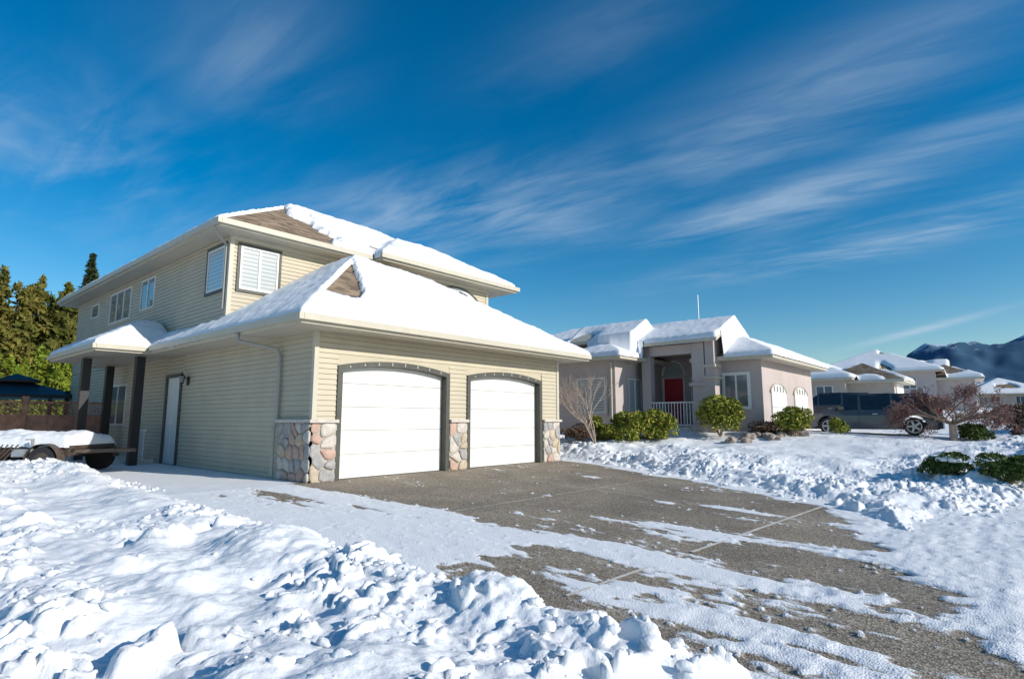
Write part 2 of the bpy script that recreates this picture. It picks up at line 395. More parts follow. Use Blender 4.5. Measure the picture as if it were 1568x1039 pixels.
def roofsnow(name,parent,rect,zf,T,step=.06,bare=None,seed=0,drop=.05,rough=1.):
    x0,x1,y0,y1=rect
    X=np.linspace(x0,x1,max(3,int((x1-x0)/step)));Y=np.linspace(y0,y1,max(3,int((y1-y0)/step)))
    GX,GY=np.meshgrid(X,Y);Z=zf(GX,GY)
    ok=Z>-5
    er=ok.copy();er[1:]&=ok[:-1];er[:-1]&=ok[1:];er[:,1:]&=ok[:,:-1];er[:,:-1]&=ok[:,1:]
    er[0]=er[-1]=False;er[:,0]=er[:,-1]=False
    ring=ok&~er
    d=np.full(GX.shape,.6)
    for s in(.04,.09,.16,.25,.4):
        a=np.ones(GX.shape,bool)
        for t in range(8):
            ang=t*math.pi/4
            a&=zf(GX+s*math.cos(ang),GY+s*math.sin(ang))>-5
        d=np.where(~a,np.minimum(d,s),d)
    n=.5+(fbm(GX*1.3,GY*1.3,4,200+seed)-.5)*rough;n2=.5+(fbm(GX*7,GY*7,3,210+seed)-.5)*rough
    t=T*(.65+.7*n)*(1-np.exp(-(d+.03)/.10))*(.85+.3*n2)
    t=np.maximum(t,.03)+.02*(n2-.3)
    bb=0 if bare is None else bare(GX,GY,n2)
    t=t-bb
    Z2=np.where(ok,np.where(t>0.012,Z+t,Z-.04),-9)
    Z2=np.where(ring,Z-drop-.05*rough*fbm(GX*6,GY*6,2,230+seed),Z2)
    m=ok&((t>.0))
    c=ok[:-1,:-1]&ok[1:,:-1]&ok[:-1,1:]&ok[1:,1:]
    c&=(m[:-1,:-1]|m[1:,:-1]|m[:-1,1:]|m[1:,1:])
    npmesh(name,np.stack([GX,GY,Z2],-1).reshape(-1,3),gridfaces(len(X),len(Y),c),[M['snow']],parent)
# ================================================================== MAIN HOUSE
H=empty("beige_siding_house")
PG=.70;ZE=3.33
b=MB();sd=M['siding']
openings=[(.66,3.72),(4.60,7.60)]
ZT=2.70
for u0,u1 in((0,.56),(3.84,4.48),(7.74,8.58)): siding(b,'y',0,u0,u1,0,ZT,sd,.1125)
siding(b,'y',0,0,8.58,ZT,3.17,sd,.1125)
siding(b,'x',0,0,7.1,0,3.17,sd,.1125);siding(b,'x',0,8.35,19.5,0,3.17,sd,.1125);siding(b,'x',0,7.1,8.35,2.55,3.17,sd,.1125)
b.box(.005,8.57,.22,.3,0,3.17,sd)
b.poly([(8.58,0,0),(8.58,19.5,0),(8.58,19.5,3.17),(8.58,0,3.17)],sd)
b.poly([(0,19.5,0),(8.58,19.5,0),(8.58,19.5,3.17),(0,19.5,3.17)],sd)
b.box(-.035,.07,-.035,.07,1.2,3.16,M['trimcream']);b.box(8.5,8.61,-.035,.07,0,3.16,M['trimcream'])
siding(b,'y',4.5,0,5.0,3.4,6.24,sd,.1125);siding(b,'x',0,4.5,19.5,3.17,6.24,sd,.1125)
siding(b,'y',4.0,4.9,9.5,3.6,6.24,sd,.1125);siding(b,'x',4.9,4.0,4.6,3.6,6.24,sd,.1125)
b.poly([(9.5,4.0,3),(9.5,11.2,3),(9.5,11.2,6.24),(9.5,4.0,6.24)],sd)
b.poly([(0,19.5,3),(9.5,19.5,3),(9.5,19.5,6.24),(0,19.5,6.24)],sd)
b.poly([(6.8,11.2,3),(6.8,19.5,3),(6.8,19.5,6.24),(6.8,11.2,6.24)],sd)
b.poly([(6.8,11.2,3),(9.5,11.2,3),(9.5,11.2,6.24),(6.8,11.2,6.24)],sd)
b.box(-.035,.08,4.465,4.58,3.6,6.23,M['trimcream'])
b.box(4.865,4.98,3.965,4.08,4.5,6.23,M['trimcream']);b.box(9.42,9.535,3.965,4.08,4.2,6.23,M['trimcream'])
b.box(-.03,5,4.46,4.5,6.1,6.235,M['trimcream']);b.box(4.9,9.5,3.96,4.0,6.1,6.235,M['trimcream'])
b.done("walls",H)
for di,(u0,u1) in enumerate(openings):
    t=MB();c=(u0+u1)/2;hw=(u1-u0)/2;n=24
    fi=lambda u:2.37+.14*(1-((u-c)/hw)**2)
    hwo=hw+.12
    fo=lambda u:2.46+.17*(1-((u-c)/hwo)**2)
    inn=[(u0+(u1-u0)*i/n) for i in range(n+1)]
    out=[(u0-.12+(u1-u0+.24)*i/n) for i in range(n+1)]
    ya,yb=-.05,.2
    for i in range(n):
        a,bb=inn[i],inn[i+1];p,q=out[i],out[i+1]
        t.poly([(a,ya,fi(a)),(bb,ya,fi(bb)),(q,ya,fo(q)),(p,ya,fo(p))],M['dark'])
        t.poly([(a,yb,fi(a)),(bb,yb,fi(bb)),(bb,ya,fi(bb)),(a,ya,fi(a))],M['dark'])
        t.poly([(p,ya,fo(p)),(q,ya,fo(q)),(q,0.01,fo(q)),(p,0.01,fo(p))],M['dark'])
        t.poly([(p,-.004,fo(p)),(q,-.004,fo(q)),(q,-.004,ZT+.003),(p,-.004,ZT+.003)],sd)
        if i%3==1:
            t.box(a+.03,a+.065,ya-.010,ya,fi(a)+.03,fo(p)-.02,M['gutter'])
    t.box(u0-.12,u0,ya,yb,0,fi(u0),M['dark']);t.box(u1,u1+.12,ya,yb,0,fi(u1),M['dark'])
    t.poly([(u0-.12,ya,fi(u0)),(u0,ya,fi(u0)),(u0-.12,ya,fo(u0-.12))],M['dark']);t.poly([(u1+.12,ya,fi(u1)),(u1,ya,fi(u1)),(u1+.12,ya,fo(u1+.12))],M['dark'])
    t.done("door_surround",H)
    d=MB()
    for k in range(5):
        z0=.015+k*.52;d.box(u0-.02,u1+.02,.14,.19,z0,z0+.508,M['door'])
        for fr in(.25,.5,.75): d.box(u0,u1,.135,.14,z0+.513*fr-.005,z0+.513*fr+.005,M['door'])
    d.box(u0-.02,u1+.02,.16,.21,0,2.62,M['doorseam'])
    d.box(u0,u1,.125,.15,0,.018,M['black'])
    d.done("garage_door",H)
def clip(poly,a,b_,c):
    out=[];n=len(poly)
    for i in range(n):
        p=poly[i];q=poly[(i+1)%n];dp=a*p[0]+b_*p[1]-c;dq=a*q[0]+b_*q[1]-c
        if dp<=0: out.append(p)
        if dp*dq<0:
            t=dp/(dp-dq);out.append((p[0]+(q[0]-p[0])*t,p[1]+(q[1]-p[1])*t))
    return out
sb=MB()
def stones(face,k,u0,u1,z0,z1,cell=.27):
    lb(sb,face,k,u0,u1,z0,z1,0,.05,M['mortar'])
    nu=max(2,round((u1-u0)/cell));nz=max(2,round((z1-z0)/(cell*.95)))
    pts=[(u0+(i+.5+.75*(random.random()-.5)+(.5 if j%2 else 0)*.6-.15)*(u1-u0)/nu,z0+(j+.5+.75*(random.random()-.5))*(z1-z0)/nz) for i in range(nu) for j in range(nz)]
    for i,p in enumerate(pts):
        poly=[(u0,z0),(u1,z0),(u1,z1),(u0,z1)]
        for j,q in enumerate(pts):
            if i==j: continue
            a=q[0]-p[0];c=q[1]-p[1];l=math.hypot(a,c)
            if l<1e-4: continue
            mx,mz=(p[0]+q[0])/2,(p[1]+q[1])/2
            poly=clip(poly,a/l,c/l,(a*mx+c*mz)/l-.012)
            if len(poly)<3: break
        if len(poly)<3: continue
        r=[]
        for a in range(len(poly)):
            p0=poly[a-1];p1=poly[a];p2=poly[(a+1)%len(poly)]
            r.append((p1[0]+(p0[0]-p1[0])*.22,p1[1]+(p0[1]-p1[1])*.22));r.append((p1[0]+(p2[0]-p1[0])*.22,p1[1]+(p2[1]-p1[1])*.22))
        cx=sum(a[0] for a in r)/len(r);cz=sum(a[1] for a in r)/len(r)
        m=random.choice(ST);dd=.02+.03*random.random()
        rings=[(1,.045),(.97,.05+dd*.6),(.82,.05+dd),(.45,.055+dd*1.15)]
        base_=[[lp(face,k,cx+(a[0]-cx)*s,cz+(a[1]-cz)*s,n) for a in r] for s,n in rings]
        for x in range(3):
            for y in range(len(r)):
                y2=(y+1)%len(r);sb.poly([base_[x][y],base_[x][y2],base_[x+1][y2],base_[x+1][y]],m)
        sb.poly(base_[3],m)
stones('y',0,-.05,.545,0,1.22);stones('x',0,-.05,1.28,0,1.22)
stones('y',0,3.85,4.47,0,1.22);stones('y',0,7.75,8.60,0,1.22)
for a in((-.12,.56,-.13,.02),(3.84,4.48,-.13,.0),(7.74,8.64,-.13,.0)): sb.box(a[0],a[1],a[2],a[3],1.22,1.29,ST[3])
sb.box(-.13,0,.021,1.31,1.22,1.29,ST[3])
sb.done("stone_veneer",H,smooth=False)
# garage roof: ridge P->Q, hips; right plane shallower
XR=9.25;QX,QY=4.85,2.25
r=MB();sh=M['shingle'];z=ZE;e=lambda w:z+PG*w
ZQ=e(QY+.78);PR=(ZQ-z)/(XR-QX)
A=(-.78,-.78,z);P=(2.72,2.72,e(3.5));Q=(QX,QY,ZQ);Bc=(XR,-.78,z)
r.poly([A,Bc,Q],sh);r.poly([A,Q,P],sh)
r.poly([A,P,(2.72,4.7,e(3.5)),(.0,4.7,e(.78)),(.0,14.2,e(.78)),(-.78,14.2,z)],sh)
r.poly([P,Q,(7.6,4.7,4.0)],sh);r.poly([P,(7.6,4.7,4.0),(2.72,4.7,e(3.5)-.6)],sh)
r.poly([Bc,(XR,4.7,z),(7.6,4.7,z+PR*(XR-7.6))],sh);r.poly([Bc,(7.6,4.7,z+PR*(XR-7.6)),Q],sh)
eavebox(r,[A,Bc,(XR,4.7,z),(0.0,4.7,z),(.0,14.2,z),(-.78,14.2,z)],.18,M['trimcream'])
g=M['trimcream']
r.box(-.78,XR,-.88,-.785,z-.12,z+.015,g);r.box(-.88,-.785,-.88,7.35,z-.12,z+.015,g)
hiproof(r,-2.1,1.6,7.5,12.6,z-.02,.55,.17)
r.box(-2.19,-2.105,7.42,12.6,z-.13,z-.0,g);r.box(-2.1,-.9,7.41,7.495,z-.13,z-.0,g)
r.done("garage_roof",H)
sl=(e(3.5)-ZQ)/(QX-2.72)
def zg(x,y):
    a=ZE+PG*np.minimum(np.minimum(x+.88,y+.88),6.22-x)
    c=ZE+np.minimum(PG*np.minimum(x+.88,y+.88),PR*(XR+.1-x))
    yr=2.72-(2.72-QY)*np.clip((x-2.72)/(QX-2.72),0,3)
    zr=e(3.5)+.02-sl*(x-2.72)
    c=np.minimum(c,zr-.45*np.clip(y-yr,0,9))
    a=np.where(x<2.75,a,-9)
    c=np.where(x>=2.70,c,-9)
    front=ZE+PG*np.minimum(x+.88,y+.88)
    zz=np.maximum(np.maximum(a,c),np.where(x<2.72,np.minimum(front,ZE+PG*3.5),-9))-.05
    zz=np.where(y>4.45,np.where(x<.0,ZE+PG*(x+.78),-9),zz)
    zz=np.where((x>XR+.08)|(y>14),-9,zz)
    zz=np.where((x<-.86)|(y<-.86),-9,zz)
    pz=hipz(x,y,-2.18,1.6,7.42,12.6,z-.02,.55)
    pz=np.where(x>0,-9,pz)
    return np.maximum(zz,pz)
def bareg(x,y,n):
    s=(x-y)
    t=(x+y)/2
    w=1.0*ss(.05,.55,t)*ss(2.65,.75,t)
    return np.where((s>-.02)&(s<w+.22*(n-.5))&(t>.15)&(t<2.45),.5,0)+.4*np.exp(-((x+.25)**2+(y-9.6)**2)/.12)
roofsnow("garage_roof_snow",H,(-2.3,9.45,-.95,14.3),zg,.14,.045,bareg,1,rough=.8)
r=MB();PU=.6;ZU=6.40
def u(x,y,w): return (x,y,ZU+PU*w)
A=u(-.55,3.9,0);B=u(10.3,3.9,0);Cc=u(10.3,11.7,0);D=u(7.25,11.7,0);E=u(7.25,20.3,0);F=u(-.55,20.3,0)
P=u(3.35,7.8,3.9);Q=u(6.4,7.8,3.9);T=u(3.35,16.4,3.9)
for f in([A,B,Q,P],[B,Cc,Q],[Cc,D,P,Q],[D,E,T,P],[E,F,T],[F,A,P,T]): r.poly(f,sh)
eavebox(r,[A,B,Cc,D,E,F],.18,M['trimcream'])
hiproof(r,4.15,10.55,3.4,8.0,ZU+.005,PU,.2)
r.box(-.65,-.555,3.8,20.3,ZU-.13,ZU+.015,g);r.box(-.55,4.05,3.8,3.895,ZU-.13,ZU+.015,g);r.box(4.05,10.65,3.3,3.395,ZU-.13,ZU+.02,g)
r.done("upper_roof",H)
def zu(x,y):
    a=hipz(x,y,-.63,10.35,3.82,11.7,ZU,PU);c=hipz(x,y,-.63,7.25,3.82,20.3,ZU,PU)
    w=hipz(x,y,4.08,10.62,3.33,8.0,ZU,PU)
    zz=np.maximum(np.maximum(a,c),w)-.04
    return np.where(zz<0,-9,np.minimum(zz,ZU+PU*3.9))
def bareu(x,y,n):
    front=(y-3.9<x+.75)&(y<7.7)
    nn=fbm(x*1.7,y*1.7,4,555)
    lim=2.9+1.6*(nn-.5)+.05*(y-4)
    a=np.where(front&(x<lim),.4,0)
    k=.35*np.exp(-((x-4.9)**2+(y-4.9)**2)/.12)
    return a+k
roofsnow("upper_roof_snow",H,(-.7,10.7,3.3,20.35),zu,.15,.07,bareu,2,rough=.9)
w=MB();tw=M['dark']
window(w,'y',4.5,.26,1.34,4.78,5.98,M['white'],M['blind'],tw,.08,1)
window(w,'x',0,4.75,5.85,4.78,5.98,M['white'],M['blind'],tw,.08,0)
window(w,'x',0,10.05,11.35,4.95,6.0,M['white'],M['glass'],None,.05,1)
window(w,'x',0,12.4,14.8,4.85,6.0,M['white'],M['glass'],None,.05,2)
window(w,'x',0,16.3,17.3,5.35,5.9,M['white'],M['glass'],None,.05,0)
window(w,'x',0,10.3,11.1,1.3,2.8,M['white'],M['blind'],None,.05,0)
window(w,'x',0,12.0,13.8,1.1,2.5,M['white'],M['glass'],None,.05,1)
n=20;c=7.9;hw=1.25;yk=4.0
ar=lambda t:(c+hw*math.cos(t),5.15+.87*math.sin(t))
for i in range(n):
    t0=math.pi*i/n;t1=math.pi*(i+1)/n
    for s0,s1,nn,mm in((1.0,1.07,.06,tw),(.90,1.0,.04,M['white'])):
        q=[(c+(ar(t)[0]-c)*s,yk-nn,5.15+(ar(t)[1]-5.15)*s) for t,s in((t0,s0),(t1,s0),(t1,s1),(t0,s1))]
        w.prism(q,(0,.05,0),mm)
w.poly([(ar(math.pi*i/n)[0],yk-.026,ar(math.pi*i/n)[1]) for i in range(n+1)],M['carglass'])
w.box(c-.03,c+.03,yk-.05,yk-.028,5.15,5.98,M['white'])
w.box(6.55,9.25,yk-.07,yk,4.3,5.14,M['trimcream'])
w.done("windows",H)
w=MB()
lb(w,'x',0,7.1,7.22,0,2.52,-.02,.05,M['dark']);lb(w,'x',0,8.23,8.35,0,2.52,-.02,.05,M['dark']);lb(w,'x',0,7.1,8.35,2.52,2.62,-.02,.05,M['dark'])
lb(w,'x',0,7.22,8.23,.02,2.52,-.05,.0,M['white'])
for zz in((.25,1.0),(1.15,2.3)): 
    for uu in((7.35,7.68),(7.78,8.1)): lb(w,'x',0,uu[0],uu[1],zz[0],zz[1],0,.012,M['white'])
w.done("side_door",H)
w=MB()
w.box(-.05,0,6.6,6.72,2.25,2.5,M['black']);w.cyl((-.05,6.66,2.42),(-.2,6.66,2.5),.012,.012,M['black']);w.cyl((-.2,6.66,2.5),(-.2,6.66,2.62),.03,.01,M['black'])
w.cyl((-.2,6.66,2.32),(-.2,6.66,2.5),.05,.09,M['glass'],6);w.cyl((-.2,6.66,2.5),(-.2,6.66,2.56),.11,.03,M['black'],6);w.cyl((-.2,6.66,2.28),(-.2,6.66,2.32),.03,.06,M['black'],6)
w.done("wall_lantern",H)
w=MB()
def pipe(b,pts,rr,m):
    for a,c in zip(pts[:-1],pts[1:]): b.cyl(a,c,rr,rr,m,8)
pipe(w,[(-.83,1.9,3.2),(-.8,1.85,3.02),(-.12,1.42,2.86),(-.075,1.36,2.7),(-.075,1.36,1.3),(-.13,1.36,1.1),(-.13,1.36,.06)],.042,M['gutter'])
pipe(w,[(-.6,4.2,6.3),(-.5,4.25,6.1),(-.06,4.62,5.95),(-.06,4.62,4.2)],.035,M['gutter'])
w.done("downspouts",H)
w=MB()
w.box(-.95,-.73,8.0,8.22,0,3.1,M['black']);w.box(-1.85,-1.63,9.7,9.92,0,3.1,M['black']);w.box(-.6,-.38,12.2,12.42,0,3.1,M['black'])
w.box(-2.0,-.02,8.9,12.6,-.1,.12,M['concrete'])
w.done("porch_posts",H)
w=MB()
for i in range(9):
    y=8.35+i*.1;w.box(-.52,-.49,y,y+.025,.15,.95,M['white'])
w.box(-.53,-.48,8.25,9.2,.95,1.0,M['white']);w.box(-.53,-.48,8.25,9.2,.12,.16,M['white'])
w.done("porch_railing",H)
# ================================================================== NEIGHBOUR
NH=empty("stucco_house")
b=MB();st=M['stucco'];zb=.2
b.box(16.3,23.3,-3.9,-2.1,zb,3.66,st)
b.box(14.0,22,1.1,10,zb-.2,3.75,st)
b.box(18.0,22,-2.09,1.09,zb,4.5,st)
b.box(15.0,17.2,1.0,3.6,3.6,4.75,st)
b.box(15.5,16.0,-2.0,-1.5,zb,4.3,st);b.box(15.6,15.95,.35,.75,zb,4.3,st)
b.box(15.52,15.98,-1.5,.35,3.9,4.29,st);b.box(18.5,19.0,-2.3,-2.1,3.7,4.45,st)
b.box(15.4,16.1,-2.1,-1.4,2.6,2.72,st)
b.box(15.42,16.08,-2.08,-1.42,zb,1.1,st);b.box(15.52,16.02,.25,.85,zb,1.0,st)
b.box(15.65,18,-1.98,1.0,zb,1.0,M['concrete'])
def archgable(b,x0,x1,y,z0,zs,zap,m,depth=.3,hw=.95,arch=.95,zc=None):
    c=(x0+x1)/2;n=16;zc=zc if zc else z0+.1
    P=[(c-hw*math.cos(math.pi*i/n),zc+arch*math.sin(math.pi*i/n)) for i in range(n+1)]
    top=lambda x:zs+(zap-zs)*(1-abs(x-c)/((x1-x0)/2))
    for (px,pz),(qx,qz) in zip(P[:-1],P[1:]):
        b.prism([(px,y,pz),(qx,y,qz),(qx,y,top(qx)),(px,y,top(px))],(0,depth,0),m)
    b.prism([(x0,y,z0),(c-hw,y,z0),(c-hw,y,top(c-hw)),(x0,y,zs)],(0,depth,0),m)
    b.prism([(c+hw,y,z0),(x1,y,z0),(x1,y,zs),(c+hw,y,top(c+hw))],(0,depth,0),m)
archgable(b,15.49,19.0,-2.4,3.0,4.45,5.3,st,.35,.95,.95,3.65)
b.box(15.49,16.0,-2.4,-2.0,zb,3.0,st)
b.box(15.4,16.05,-2.47,-2.0,3.3,3.42,M['trimcream']);b.box(15.4,16.05,-2.47,-2.0,2.85,2.95,M['trimcream'])
b.box(19.3,22.9,-1.3,2,3.5,4.3,st)
b.prism([(19.3,-1.35,4.3),(22.9,-1.35,4.3),(21.1,-1.35,5.3)],(0,3,0),st)
b.cyl((16.24,-2.25,.5),(16.24,-2.25,3.5),.045,.045,M['trimcream'],8);b.cyl((13.94,1.25,.4),(13.94,1.25,3.6),.045,.045,M['trimcream'],8)
b.done("walls",NH)
w=MB()
window(w,'x',14.0,1.55,2.95,1.55,3.0,M['white'],M['blind'],M['stucco2'],.1,1)
window(w,'y',1.1,15.0,16.1,1.5,3.0,M['white'],M['blind'],M['stucco2'],.1,1)
window(w,'x',16.3,-3.4,-2.45,1.75,3.05,M['white'],M['glass'],M['white'],.07,1)
def archwin(b,face,k,c,hw,z0,zh,m,fr):
    n=12;P=[(c+hw*math.cos(math.pi*i/n),z0+zh*math.sin(math.pi*i/n)) for i in range(n+1)]
    b.prism([lp(face,k,a[0],a[1],.0) for a in P],Vector(lp(face,0,0,0,.03)),m)
    for i in range(n):
        q=[(c+(p[0]-c)*s,z0+(p[1]-z0)*s) for p,s in((P[i],1.0),(P[i+1],1.0),(P[i+1],1.13),(P[i],1.13))]
        b.prism([lp(face,k,a[0],a[1],.0) for a in q],Vector(lp(face,0,0,0,.06)),fr)
archwin(w,'y',1.0,16.0,.5,3.75,.65,M['glass'],M['white'])
archwin(w,'x',18.0,.45,.5,3.25,.6,M['blind'],M['white'])
archwin(w,'y',-1.36,21.1,.7,4.35,.55,M['glass'],M['stucco2'])
lb(w,'x',18.0,.0,.9,1.0,3.1,0,.05,M['red']);lb(w,'x',18.0,-.08,0,1.0,3.15,0,.07,M['white']);lb(w,'x',18.0,.9,.98,1.0,3.15,0,.07,M['white'])
window(w,'x',18.0,-1.2,-.35,1.2,3.1,M['white'],M['glass'],None,.07,0)
for x0,x1 in((17.2,19.1),(20.3,22.3)):
    w.box(x0,x1,-3.95,-3.9,zb,2.35,M['door'])
    for k in range(1,4): w.box(x0,x1,-3.953,-3.95,zb+k*.52,zb+k*.52+.02,M['gutter'])
    c=(x0+x1)/2;archwin(w,'y',-3.9,c,(x1-x0)/2,2.35,.35,M['door'],M['stucco2'])
    for q in(.2,.4,.6,.8): w.box(x0+(x1-x0)*q-.015,x0+(x1-x0)*q+.015,-3.96,-3.93,2.38,2.6,M['gutter'])
for i in range(14):
    y=-1.45+i*.13;w.box(15.60,15.63,y,y+.03,1.05,1.95,M['white'])
w.box(15.58,15.65,-1.5,.35,1.95,2.0,M['white']);w.box(15.58,15.65,-1.5,.35,1.05,1.1,M['white'])
w.done("windows_and_doors",NH)
r=MB()
roofs=[((15.75,23.9,-4.5,-1.3),3.72,.5),((13.4,22.5,.5,10.6),3.85,.42),((17.8,23,-1.8,8),4.55,.3)]
for (x0,x1,y0,y1),zz,pp in roofs: hiproof(r,x0,x1,y0,y1,zz,pp,.17,fas=M['trimcream'])
def gable(b,x0,x1,y0,y1,z,h,top,th=.14):
    c=(x0+x1)/2
    for s in((x0,c),(x1,c)):
        b.prism([(s[0],y0,z),(s[1],y0,z+h),(s[1],y0,z+h-th),(s[0],y0,z-th)],(0,y1-y0,0),top)
gable(r,15.2,19.3,-2.65,4,4.42,.98,M['trimcream']);gable(r,19.0,23.2,-1.65,4,4.32,1.08,M['trimcream'])
gable(r,14.7,17.5,.75,4,4.7,.75,M['trimcream'])
r.done("roofs",NH)
def gz_(x,y,x0,x1,y0,y1,z,h):
    c=(x0+x1)/2;d=1-np.abs(x-c)/(c-x0)
    return np.where((d>=0)&(y>=y0)&(y<=y1),z+h*d,-9)
def zn(x,y):
    zz=np.full(x.shape,-9.)
    for (x0,x1,y0,y1),q,pp in roofs: zz=np.maximum(zz,hipz(x,y,x0-.08,x1+.08,y0-.08,y1,q-.03,pp))
    zz=np.maximum(zz,gz_(x,y,15.12,19.38,-2.72,4,4.42,.98));zz=np.maximum(zz,gz_(x,y,18.95,23.25,-1.72,4,4.32,1.08))
    zz=np.maximum(zz,gz_(x,y,14.62,17.58,.68,4,4.7,.75))
    return zz
def baren(x,y,n): return .4*np.exp(-((x-14.9)**2+(y-3.3)**2)/.35)
roofsnow("roof_snow",NH,(13.2,24.1,-4.7,10.8),zn,.15,.07,baren,3,drop=.02,rough=.5)
# ================================================================== FAR HOUSES
def farhouse(x,y,w,d,zf,h,seed,rot=0,col=None,two=False):
    E=empty("distant_house");m=col or M['stucco2']
    b=MB();b.box(-w/2,w/2,-d/2,d/2,-1.5,h,m)
    gx=-w*.22;gh=min(h-.2,2.8);b.box(gx-w*.2,gx+w*.2,-d/2-2.5,-d/2,-1.5,gh,m)
    b.box(gx-w*.14,gx+w*.14,-d/2-2.56,-d/2-2.5,0,2.2,M['door'])
    for q in(.1,.3,.43): window(b,'y',-d/2,w*q-.5,w*q+.5,.9,2.1,M['white'],M['glass'],None)
    for q in(-.35,-.1,.2,.35): window(b,'x',-w/2,d*q-.5,d*q+.5,.9,2.1,M['white'],M['glass'],None)
    if two:
        for q in(-.3,0,.3): window(b,'y',-d/2,w*q-.5,w*q+.5,h-1.5,h-.5,M['white'],M['glass'],None);window(b,'x',-w/2,d*q-.5,d*q+.5,h-1.5,h-.5,M['white'],M['glass'],None)
    b.prism([(w*.05,-d/2-.02,h),(w*.42,-d/2-.02,h),(w*.235,-d/2-.02,h+w*.37*.28)],(0,2,0),m)
    b.done("walls",E)
    r=MB();R=[((-w/2-.5,w/2+.5,-d/2-.5,d/2+.5),h,.45),((gx-w*.2-.5,gx+w*.2+.5,-d/2-3.1,-d/2+2),gh,.5)]
    for (a,c,e_,f),q,pp in R: hiproof(r,a,c,e_,f,q+.1,pp,.18)
    gable(r,w*.05-.4,w*.42+.4,-d/2-.9,0,h+.05,w*.40*.28+.2,M['trimcream'])
    r.done("roof",E)
    def z_(x,y):
        zz=np.full(x.shape,-9.)
        for (a,c,e_,f),q,pp in R: zz=np.maximum(zz,hipz(x,y,a-.1,c+.1,e_-.1,f+.1,q+.05,pp))
        zz=np.maximum(zz,gz_(x,y,w*.05-.45,w*.42+.45,-d/2-.95,0,h+.05,w*.40*.28+.2))
        return zz
    def br(x,y,n): return .35*ss(.60,.68,fbm(x*.35+seed,y*.35,2,seed))
    roofsnow("snow",E,(-w/2-.7,w/2+.7,-d/2-3.3,d/2+.7),z_,.18,.14,br,seed,drop=.0,rough=.25)
    E.location=(x,y,zf);E.rotation_euler=(0,0,rot)
    return E
farhouse(40,1,10,8,1.35,2.5,31)
farhouse(57,-1.5,10,9,1.8,3.5,32,.05,M['stucco'],True)
farhouse(78,1,8,8,2.5,3.8,33,0,M['stucco3'],True)
farhouse(104,-9,11,9,2.4,2.4,37,.3,M['stucco2'])
farhouse(120,-2.5,12,9,2.8,3.2,34,.1,M['stucco'],True)
farhouse(150,-8,12,10,3.2,3.7,35,-.1,M['stucco3'],True)
farhouse(175,-22,12,10,3.4,3.6,36,.2,M['stucco2'],True)
# ================================================================== vegetation
def leafmat(name,a,b_,c,scale=2.5,trans=.2):
    m,nt,b=newmat(name);L=nt.links
    tc=N(nt,"ShaderNodeTexCoord");n=N(nt,"ShaderNodeTexNoise");n.inputs["Scale"].default_value=scale;n.inputs["Detail"].default_value=6;n.inputs["Roughness"].default_value=.7
    L.new(tc.outputs["Object"],n.inputs["Vector"]);cr=N(nt,"ShaderNodeValToRGB");e=cr.color_ramp.elements
    e[0].position=.32;e[0].color=(*a,1);e[1].position=.68;e[1].color=(*c,1);x=e.new(.5);x.color=(*b_,1)
    L.new(n.outputs[0],cr.inputs[0]);L.new(cr.outputs[0],b.inputs["Base Color"]);b.inputs["Roughness"].default_value=.7;b.inputs["Specular IOR Level"].default_value=.2
    return m
LF={'con':leafmat("conifer_needles",(.05,.07,.012),(.13,.125,.025),(.21,.17,.04),.6),
    'hedge':leafmat("hedge_leaves",(.08,.12,.012),(.16,.21,.02),(.27,.30,.03),1.5),
    'dark':leafmat("dark_conifer",(.012,.025,.01),(.03,.045,.018),(.05,.07,.025),1),
    'bush':leafmat("bush_leaves",(.05,.10,.015),(.20,.22,.03),(.42,.36,.07),5),
    'box':leafmat("boxwood_leaves",(.03,.06,.015),(.07,.11,.025),(.14,.17,.04),6),
    'brown':leafmat("dormant_leaves",(.08,.05,.03),(.16,.10,.07),(.26,.18,.13),3),
    'maple':leafmat("maple_twigs",(.12,.055,.05),(.22,.11,.10),(.34,.21,.19),3)}
def leafV(P,size,r,elong=1.6):
    n=len(P);a=r.normal(size=(n,3));a/=np.linalg.norm(a,axis=1)[:,None]
    c=np.cross(a,r.normal(size=(n,3)));c/=np.linalg.norm(c,axis=1)[:,None]
    s=(size*(.6+.8*r.random(n)))[:,None]
    V=np.stack([P-a*s*elong,P+c*s*.6,P+a*s*elong,P-c*s*.6],1).reshape(-1,3)
    F=np.arange(4*n).reshape(-1,4);return V,F
def conifer_pts(x,y,z,Hh,R,n,r,pw=.85):
    nb=int(Hh*7);k=r.integers(0,nb,n);rb=np.random.default_rng(int(abs(x*91+y*17))+5)
    ba=rb.random(nb)*6.28;bt=(np.arange(nb)+.5)/nb;bl=.65+.5*rb.random(nb)
    t=bt[k]**.8+r.normal(size=n)*.012
    t=np.clip(t,0.001,1.05)
    rr=R*(t**pw)*bl[k]*(r.random(n)**.6)+.05
    an=ba[k]+r.normal(size=n)*.28
    zz=z+Hh*(1-t*.97)-rr*.25+r.normal(size=n)*.12
    return np.stack([x+rr*np.cos(an),y+rr*np.sin(an),zz],-1)
r0=np.random.default_rng(5)
E=MB();PV=[]
for i in range(30):
    x=-14+i*.85;y=43+1.5*math.sin(i*2.3)+.1*x;hh=10.9+.7*math.sin(i*1.9+.6)+.35*math.sin(i*4.1)
    PV.append(conifer_pts(x,y,.5,hh,2.2,5200,r0,.5));E.cyl((x,y,0),(x,y,hh*.95),.2,.03,M['bark'],6)
tr=E.done("tree_grove_trunks")
V,F=leafV(np.concatenate(PV),.16,r0);g_=npmesh("conifer_grove",V,F,[LF['con']],smooth=False);tr.parent=g_
E=MB();P=conifer_pts(9.8,61.8,1,17.6,3.2,9000,r0);E.cyl((9.8,61.8,0),(9.8,61.8,18),.3,.03,M['bark'],6);t_=E.done("trunk")
